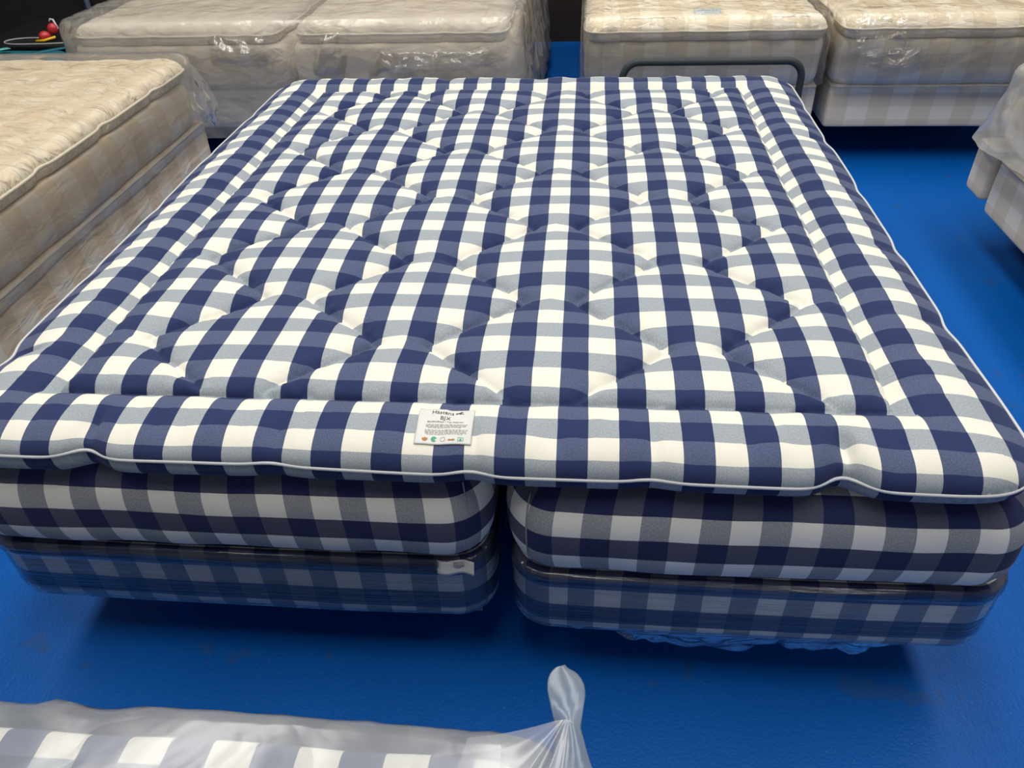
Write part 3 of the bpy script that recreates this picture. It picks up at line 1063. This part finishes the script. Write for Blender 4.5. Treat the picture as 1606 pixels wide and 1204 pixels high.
# bent tube guard at the head of the right base
pth = []
R_ = 0.06
x0, x1, yt, zt, zb = 0.35, 1.008, 2.0, 0.668, 0.20
pth.append((x0, yt, zb)); pth.append((x0, yt, zt - R_ - 0.05))
for k in range(9):
    a = PI - PI / 2 * k / 8
    pth.append((x0 + R_ + R_ * math.cos(a), yt, zt - R_ + R_ * math.sin(a)))
for k in range(9):
    a = PI / 2 - PI / 2 * k / 8
    pth.append((x1 - R_ + R_ * math.cos(a), yt, zt - R_ + R_ * math.sin(a)))
pth.append((x1, yt, zt - R_ - 0.05)); pth.append((x1, yt, zb))
guard = thing('mattress_guard', 'dark grey bent tube hoop standing behind the far edge of the quilted topper', 'metal hoop', (0.68, 2.0, 0))
V, F = tube(pth, 0.0135, 16)
mesh('hoop', V, F, M_TUBE, guard)
for xx in (x0, x1):
    V, F = tube([(xx, yt, 0.0), (xx, yt, 0.008), (xx, yt, 0.0081), (xx, yt, 0.21)], [0.025, 0.025, 0.014, 0.014], 16)
    mesh('foot', V, F, M_TUBE, guard)


# ------------------------------------------------------------------ cream beds
def cream_topper(label, x0, x1, y0, y1, ztop, zbot, mat, seed, group, dx=0.014, amp=1.0, bw=0.13):
    cx = (x0 + x1) / 2
    t = thing('mattress_topper', label, 'mattress topper', (cx, (y0 + y1) / 2, zbot), group)
    P = [('f', x0 + 0.18, 0.014), ('f', cx - 0.1, 0.01), ('f', cx + 0.22, 0.016), ('f', x1 - 0.15, 0.012)]
    for k in range(5):
        P.append(('l', y0 + 0.25 + 0.38 * k, 0.012)); P.append(('r', y0 + 0.22 + 0.38 * k, 0.014))
    q = Topper(cx, y0 + bw, (x1 - x0) / 2 - bw, (y1 - y0) - 2 * bw, bw, bw, bw, ztop, ztop * 0.48 + zbot * 0.52, zbot, False, seed, P, amp)
    q.build('quilted_cover', mat, t, dx, 14)
    cord(q.ring, 0.005, M_CREAMPIPE, t, 420)
    return t, q


def cream_mattress(label, x0, x1, y0, y1, z0, z1, mat, seed, group, r=0.07, R=0.035):
    t = thing('mattress', label, 'mattress', ((x0 + x1) / 2, (y0 + y1) / 2, z0), group)
    pr = mattress_prof(z0, z1, R, 3.0, 18)
    padded('ticking', x0, x1, y0, y1, pr, r, mat, t, 0, 0.02, 0.006, seed, 0.0, 50, 10, bulge=0.006)
    edge_cord('piping', x0 + 0.012, x1 - 0.012, y0 + 0.012, y1 - 0.012, r, z1 - 0.03, 0.004, M_CREAMPIPE, t)
    return t


GB, GM, GT = 'cream check bed bases', 'cream check mattresses', 'cream check toppers'
# bed at the left
xa, xb_, ya, yb_ = -2.39, -1.44, 0.15, 2.20
bed_base('beige check bed base on the left, nearest beside the quilted topper', xa, xb_, ya, yb_, 0.19, 0.39, M_TAN, 0.02, GB, 51, M_CREAMPIPE)
cream_mattress('beige check mattress at left, side facing the quilted topper', xa, xb_ - 0.01, ya, yb_, 0.39, 0.566, M_TAN, 52, GM)
cream_topper('beige wrinkled topper at left with its piped edge toward the quilted topper', xa, xb_ - 0.01, ya, yb_ + 0.01, 0.652, 0.569, M_TANQ, 53, GT, dx=0.009, amp=1.7)
xa2, xb2 = -3.39, -2.435
bed_base('beige check bed base at far left, beyond the nearer wrinkled bed', xa2, xb2, ya, yb_, 0.19, 0.39, M_TAN, 0.02, GB, 54, M_CREAMPIPE)
cream_mattress('beige check mattress at the left edge of the photo, outer one of the left bed', xa2, xb2, ya, yb_, 0.39, 0.566, M_TAN, 55, GM)
cream_topper('beige wrinkled topper cut by the left edge of the photo', xa2, xb2, ya, yb_ + 0.01, 0.650, 0.569, M_TANQ, 56, GT, amp=1.7)

# double bed at the back left
bx0, bx1, by0, by1 = -2.27, -0.13, 2.70, 4.72
xm = (bx0 + bx1) / 2
for i, (p, q, w) in enumerate(((bx0, xm - 0.017, 'left'), (xm + 0.017, bx1, 'right'))):
    bed_base('cream bed base at the back left, %s half of the double under hazy plastic' % w, p, q, by0 + 0.02, by1, 0.175, 0.365, M_HAZE, 0.03, GB, 60 + i, M_CREAMPIPE)
    cream_mattress('cream mattress at the back left, %s half of the double under hazy plastic' % w, p, q, by0, by1, 0.365, 0.565, M_HAZE, 62 + i, GM)
    cream_topper('cream puffy topper at the back left, %s half of the double under hazy plastic' % w, p + 0.02, q - 0.02, by0 + 0.01, by1, 0.655, 0.567, M_HAZE, 64 + i, GT)

# two single beds at the back right
for i, (p, q, w, lab) in enumerate(((0.205, 1.275, 'left', 'by the dark gap'), (1.335, 2.40, 'right', 'cut by the photo edge'))):
    bed_base('cream check bed base at back right, %s of two, %s' % (w, lab), p + 0.03 * (i == 0), q, by0, by1, 0.175, 0.365, M_CREAM, 0.02, GB, 70 + i, M_CREAMPIPE)
    cream_mattress('cream check mattress at back right, %s of two, %s' % (w, lab), p, q, by0 - 0.005, by1, 0.365, 0.565, M_CREAM, 72 + i, GM)
    tt, qq_ = cream_topper('cream topper with small blue-lettered label, back right' if i == 0 else 'cream topper at the back right with shiny crumpled plastic, cut by the right edge',
                           p, q, by0 - 0.02, by1, 0.655, 0.567, M_CREAMQ, 74 + i, GT)
    if i == 0:
        xs = np.linspace(0.70, 0.82, 10); ys = np.linspace(2.80, 2.90, 8)
        X, Y = np.meshgrid(xs, ys)
        V, F, _ = gridmesh(qq_.surf(X, Y, 0.003))
        lb = mesh('sewn_label', V, F, plain('pale_blue_label', srgb(196, 206, 212), 0.6), tt)
        lb['label'] = 'pale label with dark blue letters'
        thicken(lb, 0.001, 0)
        lv, lf = [], []
        for k in range(6):
            xx = 0.715 + 0.0165 * k
            P = qq_.surf(np.array([xx, xx + 0.010, xx + 0.010, xx]), np.array([2.83, 2.83, 2.872, 2.872]), 0.0045)
            lf.append(tuple(range(len(lv), len(lv) + 4))); lv += P.tolist()
        mesh('label_print', lv, lf, M_INKB, lb, smooth=False)

# bed at the right edge
rx0, rx1, ry0, ry1 = 1.715, 2.66, -0.05, 1.93
bed_base('cream check bed base at the right edge, long side facing the quilted topper', rx0, rx1, ry0, ry1 - 0.12, 0.175, 0.375, M_CREAM, 0.03, GB, 80, M_CREAMPIPE)
t = thing('base_end_box', 'narrow cream check end box standing behind the right-hand bed base', 'bed base', (2.2, 1.9, 0))
padded('upholstered_box', rx0 - 0.02, rx1, ry1 - 0.115, ry1 + 0.02, mattress_prof(0.21, 0.40, 0.01, 6, 14), 0.012, M_CREAM, t, 0, 0, 0.001, 81, ns=30, nc=6)
for xx in (rx0 + 0.3, rx1 - 0.2):
    leg(t, xx, ry1 - 0.05, 0.211, 0.025)
edge_cord('piping', rx0 - 0.018, rx1, ry1 - 0.113, ry1 + 0.018, 0.012, 0.394, 0.004, M_CREAMPIPE, t)
cream_mattress('cream check mattress at the right edge under milky plastic', rx0 + 0.02, rx1, ry0, ry1, 0.40, 0.57, M_CREAM, 82, GM)
cream_topper('cream topper at the right edge under milky plastic', rx0 + 0.03, rx1, ry0, ry1, 0.655, 0.572, M_CREAMQ, 83, GT)

# ------------------------------------------------------------------ plastic covers
cover_l = drape('plastic_cover', 'tight clear plastic over the beige wrinkled bed at left', xa2, xb_, ya, yb_ + 0.01, 0.666, 0.375, F_TIGHT, 0.05, 0.014, 0.004, 0.006, 0.004, 91, 0.006, 0.01)
cover_d = drape('plastic_cover', 'hazy plastic sheet over the cream double bed at the back left', bx0, bx1, by0, by1, 0.668, 0.17, F_MILKY, 0.09, 0.028, 0.05, 0.016, 0.03, 92, 0.008, 0.03)
cover_a = drape('plastic_cover', 'shiny clear plastic over the cream bed with the small blue-lettered label', 0.205, 1.275, by0 - 0.030, by1, 0.670, 0.37, F_CLEAR, 0.06, 0.014, 0.002, 0.006, 0.004, 93, 0.008, 0.01, scale=1.5)
cover_b = drape('plastic_cover', 'shiny crumpled clear plastic over the back right bed cut by the edge', 1.335, 2.40, by0 - 0.030, by1, 0.668, 0.37, F_CLEAR, 0.06, 0.012, 0.002, 0.007, 0.004, 94, 0.008, 0.01, scale=1.5)
drape('plastic_cover', 'milky plastic hanging over the side of the bed at the right edge', rx0 + 0.02, rx1, ry0, ry1, 0.668, 0.415, F_MILKYR, 0.06, 0.02, 0.05, 0.012, 0.02, 95, 0.006, 0.02)


def crumple(parent, A, B, C, D, seed, amp, nrm, n=64, freq=7, octv=3):
    A, B, C, D = [np.array(p, float) for p in (A, B, C, D)]
    g = np.linspace(0, 1, n)
    S, Tt = np.meshgrid(g, g)
    P = (A * ((1 - S) * (1 - Tt))[..., None] + B * (S * (1 - Tt))[..., None] + C * (S * Tt)[..., None] + D * ((1 - S) * Tt)[..., None])
    lu, lv = np.linalg.norm(B - A), np.linalg.norm(D - A)
    q = np.column_stack([S.ravel() * lu * freq, Tt.ravel() * lv * freq, np.full(n * n, seed * 1.7)])
    q = q + 0.5 * np.column_stack([vnoise(q * 1.3, seed), vnoise(q * 1.3, seed + 1), 0 * q[:, 0]])
    env = smooth01(4 * S) * smooth01(4 * (1 - S)) * smooth01(4 * Tt) * smooth01(4 * (1 - Tt))
    d = (ridge(q, seed, octv) * 0.6 + 0.4).reshape(n, n) * amp * (0.15 + env)
    P = P + d[..., None] * np.array(nrm, float)
    V, F, _ = gridmesh(P)
    o = mesh('crumpled_fold', V, F, F_CRUMP, parent)
    o['label'] = 'shiny crumpled fold of clear plastic'
    return o


yf = by0 - 0.033
crumple(cover_b, (1.335, yf, 0.50), (1.62, yf, 0.50), (1.66, yf, 0.665), (1.335, yf, 0.665), 3, 0.045, (0, -1, 0.25), freq=13)
crumple(cover_b, (1.40, yf, 0.42), (1.72, yf, 0.46), (1.72, yf, 0.55), (1.40, yf, 0.52), 4, 0.035, (0, -1, 0.2), freq=13)
crumple(cover_a, (0.30, yf, 0.585), (0.66, yf, 0.585), (0.66, yf + 0.004, 0.674), (0.30, yf + 0.004, 0.674), 5, 0.030, (0, -1, 0.5), freq=15)
crumple(cover_a, (0.92, yf, 0.59), (1.22, yf, 0.59), (1.22, yf + 0.004, 0.674), (0.92, yf + 0.004, 0.674), 6, 0.030, (0, -1, 0.5), freq=15)
yg = by0 - 0.06
crumple(cover_d, (-1.55, yg, 0.50), (-1.25, yg, 0.47), (-1.25, yg + 0.02, 0.63), (-1.55, yg + 0.02, 0.63), 7, 0.035, (0, -1, 0.3), freq=7, octv=2)
crumple(cover_d, (-1.08, yg, 0.45), (-0.92, yg, 0.43), (-0.86, yg + 0.02, 0.64), (-1.0, yg + 0.02, 0.64), 12, 0.03, (0, -1, 0.3), freq=6, octv=2)
crumple(cover_d, (-0.80, yg, 0.44), (-0.20, yg, 0.49), (-0.20, yg + 0.02, 0.56), (-0.80, yg + 0.02, 0.56), 8, 0.03, (0, -1, 0.3), freq=9)

# ------------------------------------------------------------------ bed in the foreground
fx0, fx1, fy0, fy1 = -1.72, 0.18, -2.60, -0.602
bed_base('navy check bed base in the foreground below the milky plastic', fx0, fx1, fy0, fy1, 0.175, 0.40, M_BLUE_FG, 0.04, None, 100)
t = thing('mattress', 'navy and white check mattress in the foreground, seen through milky plastic', 'mattress', ((fx0 + fx1) / 2, (fy0 + fy1) / 2, 0.40))
padded('ticking', fx0, fx1, fy0, fy1, mattress_prof(0.402, 0.645, 0.03, 2.6, 20), 0.05, M_BLUE_FG, t, 0, 0.02, 0.004, 101, 0.004, 60, 12, back=True)
cover_f = drape('plastic_cover', 'milky plastic over the foreground mattress with an upturned corner ear', fx0, fx1 + 0.008, fy0, fy1, 0.652, 0.30, F_FG, 0.05, 0.016, 0.012, 0.008, 0.008, 102, 0.008, 0.02, scale=1.1)



def sheet(name, A, B, C, D, mat, parent, seed, amp, n=24, curl=0.0, nrm=(0, 0, 1)):
    """a soft four-cornered piece of film, A-B-C-D round its edge"""
    A, B, C, D = [np.array(p, float) for p in (A, B, C, D)]
    g = np.linspace(0, 1, n)
    S, Tt = np.meshgrid(g, g)
    P = (A * ((1 - S) * (1 - Tt))[..., None] + B * (S * (1 - Tt))[..., None] + C * (S * Tt)[..., None] + D * ((1 - S) * Tt)[..., None])
    q = np.column_stack([S.ravel() * 4, Tt.ravel() * 4, np.zeros(n * n)])
    d = (amp * ridge(q, seed, 2)).reshape(n, n) * np.minimum(1, 4 * S) * np.minimum(1, 4 * Tt) + curl * np.sin(PI * S)
    P = P + d[..., None] * np.array(nrm, float)
    V, F, _ = gridmesh(P)
    o = mesh(name, V, F, mat, parent)
    o['label'] = 'clear film corner hanging loose'
    return o


# loose corner of the cover on the left bed
sheet('loose_corner', (-1.455, 2.215, 0.648), (-1.372, 2.232, 0.452), (-1.392, 2.19, 0.36), (-1.428, 2.10, 0.47), F_FLAP, cover_l, 8, 0.006, 26, 0.012, (0.7, 0.6, 0.2))

# upturned ear of the foreground cover: a curled tongue that narrows to a twist and spreads down to the corner
ear = []
for t in np.linspace(0, 1, 40):
    # centre line from the corner of the cover up to the rounded tip
    c0 = np.array([0.214, -0.640, 0.655]); c1 = np.array([0.206, -0.588, 0.672]); c2 = np.array([0.203, -0.522, 0.676])
    c = (1 - t) ** 2 * c0 + 2 * t * (1 - t) * c1 + t * t * c2
    wv = np.interp(t, [0, 0.2, 0.42, 0.55, 0.75, 0.84], [0.024, 0.018, 0.0130, 0.0165, 0.0215, 0.0215])
    if t > 0.8:
        wv *= math.sqrt(max(1 - ((t - 0.8) / 0.2) ** 2, 0.001))
    bow = np.interp(t, [0, 0.42, 0.6, 1], [0.012, 0.014, 0.006, 0.004])
    row = []
    for k in range(25):
        w = -1 + 2 * k / 24
        a = w * 1.2
        row.append(c + np.array([wv * w, 0.0, bow * math.cos(a) + 0.004 * w * math.sin(5 * t)]))
    ear.append(row)
V, F, _ = gridmesh(np.array(ear))
eo = mesh('corner_ear', V, F, F_EAR, cover_f)
eo['label'] = 'upturned curled ear of milky film'
thicken(eo, 0.0012, 0)

# the film gathers from the top of the cover into the foot of the ear
fan = []
K = np.array([0.205, -0.590, 0.684])
arcp = np.array([(0.095, -0.600, 0.650), (0.09, -0.64, 0.660), (0.11, -0.70, 0.666), (0.15, -0.74, 0.668), (0.19, -0.74, 0.667), (0.216, -0.72, 0.655), (0.226, -0.69, 0.62)])
for s_ in np.linspace(0, 1, 49):
    e = np.array([np.interp(s_, np.linspace(0, 1, 7), arcp[:, k]) for k in range(3)])
    k0 = K + np.array([0.011 * (s_ * 2 - 1), 0.0, -0.004 * abs(s_ * 2 - 1)])
    row = []
    for t in np.linspace(0, 1, 30):
        p = k0 * (1 - t) + e * t
        p[2] -= 0.006 * math.sin(PI * t) * (1 - 0.4 * math.exp(-((s_ - 0.45) / 0.05) ** 2))
        p[2] += 0.009 * math.exp(-((s_ - 0.45) / 0.035) ** 2) * math.sin(PI * min(1, t * 1.1)) + 0.003 * math.sin(s_ * 26) * t * (1 - t)
        row.append(p)
    fan.append(row)
V, F, _ = gridmesh(np.array(fan))
fo = mesh('gathered_corner', V, F, F_FG, cover_f)
fo['label'] = 'gathered fold of milky film'

# ------------------------------------------------------------------ things along the dark back wall
V, F = tube([(-3.46, 4.9, 0), (-3.46, 4.9, 2.2)], 0.02, 12)
tag(mesh('wall_pipe', V, F, M_GREY), 'thin grey pipe standing against the dark back wall', 'pipe')

# black box, with the red and yellow tool and the cable on it
bx = thing('storage_box', 'black box in the dark gap left of the hazy double bed', 'box', (-2.95, 3.65, 0))
pr = mattress_prof(0.0, 0.405, 0.012, 8, 14)
padded('box_body', -3.25, -2.62, 3.32, 3.95, pr, 0.03, M_BLACK, bx, wob=0.0, ns=20, nc=5)
pr = mattress_prof(0.406, 0.43, 0.008, 5, 8)
padded('box_lid', -3.26, -2.61, 3.31, 3.96, pr, 0.035, M_BLACK, bx, wob=0.0, ns=20, nc=5)

TX, TY, TZ = -2.83, 3.42, 0.431
tool = thing('hand_tool', 'small red and yellow plastic tool with a white hook, on the black box', 'tool', (TX, TY, TZ))
def lump(name, c, r, mat, seed, parent):
    V, F = [], []
    n, m = 18, 12
    for i in range(m + 1):
        a = PI * i / m
        for k in range(n):
            b = 2 * PI * k / n
            q = 1 + 0.1 * math.sin(3 * b + seed) * math.sin(a)
            V.append((c[0] + r[0] * q * math.sin(a) * math.cos(b), c[1] + r[1] * q * math.sin(a) * math.sin(b), c[2] + r[2] * math.cos(a)))
    for i in range(m):
        for k in range(n):
            F.append((i * n + k, (i + 1) * n + k, (i + 1) * n + (k + 1) % n, i * n + (k + 1) % n))
    return mesh(name, V, F, mat, parent)
lump('grip', (TX - 0.035, TY, TZ + 0.026), (0.032, 0.03, 0.026), M_RED, 1, tool)
lump('grip', (TX + 0.01, TY + 0.03, TZ + 0.057), (0.028, 0.028, 0.030), M_RED, 2, tool)
V, F = tube([(TX - 0.07, TY - 0.04, TZ + 0.008), (TX - 0.02, TY - 0.04, TZ + 0.011), (TX + 0.04, TY - 0.02, TZ + 0.024)], 0.007, 10)
o = mesh('trim_strip', V, F, M_YEL, tool); o['label'] = 'yellow strip'
V, F = tube([(TX + 0.04, TY + 0.03, TZ + 0.055), (TX + 0.015, TY + 0.05, TZ + 0.10), (TX, TY + 0.05, TZ + 0.103), (TX - 0.01, TY + 0.05, TZ + 0.09)], 0.006, 10)
o = mesh('hook', V, F, M_PIPE, tool); o['label'] = 'white hook'

cb = []
for k in range(40):
    a = math.radians(70 + 260 * k / 39)
    cb.append((-2.98 + 0.12 * math.cos(a) + 0.25 * max(0, (k - 28) / 11), 3.40 + 0.07 * math.sin(a), 0.4355))
V, F = tube(cb, 0.004, 8)
tag(mesh('cable', V, F, M_GREY), 'thin grey cable lying in a loop on the black box', 'cable')

# teal bag with a pale strap
bag = thing('storage_bag', 'teal bag with a pale strap behind the beige bed at left', 'bag', (-3.15, 2.85, 0))
pr = mattress_prof(0.0, 0.44, 0.06, 3.0, 18)
padded('bag_body', -3.75, -2.55, 2.55, 3.22, pr, 0.10, M_TEAL, bag, wob=0.02, seed=5, crown=0.02, ns=30)
for xx in (-3.05, -2.72):
    P = []
    for k in range(16):
        t = k / 15
        P.append((xx - 0.12 + 0.28 * t, 2.62 + 0.5 * t, 0.466 + 0.014 * math.sin(PI * t)))
    P = np.array(P)
    d = np.array([0.02, -0.012, 0])
    V, F, _ = gridmesh(np.stack([P - d, P, P + d], 1))
    o = mesh('strap', V, F, M_TEALL if xx < -3 else M_TEAL, bag)
    thicken(o, 0.004, 1)
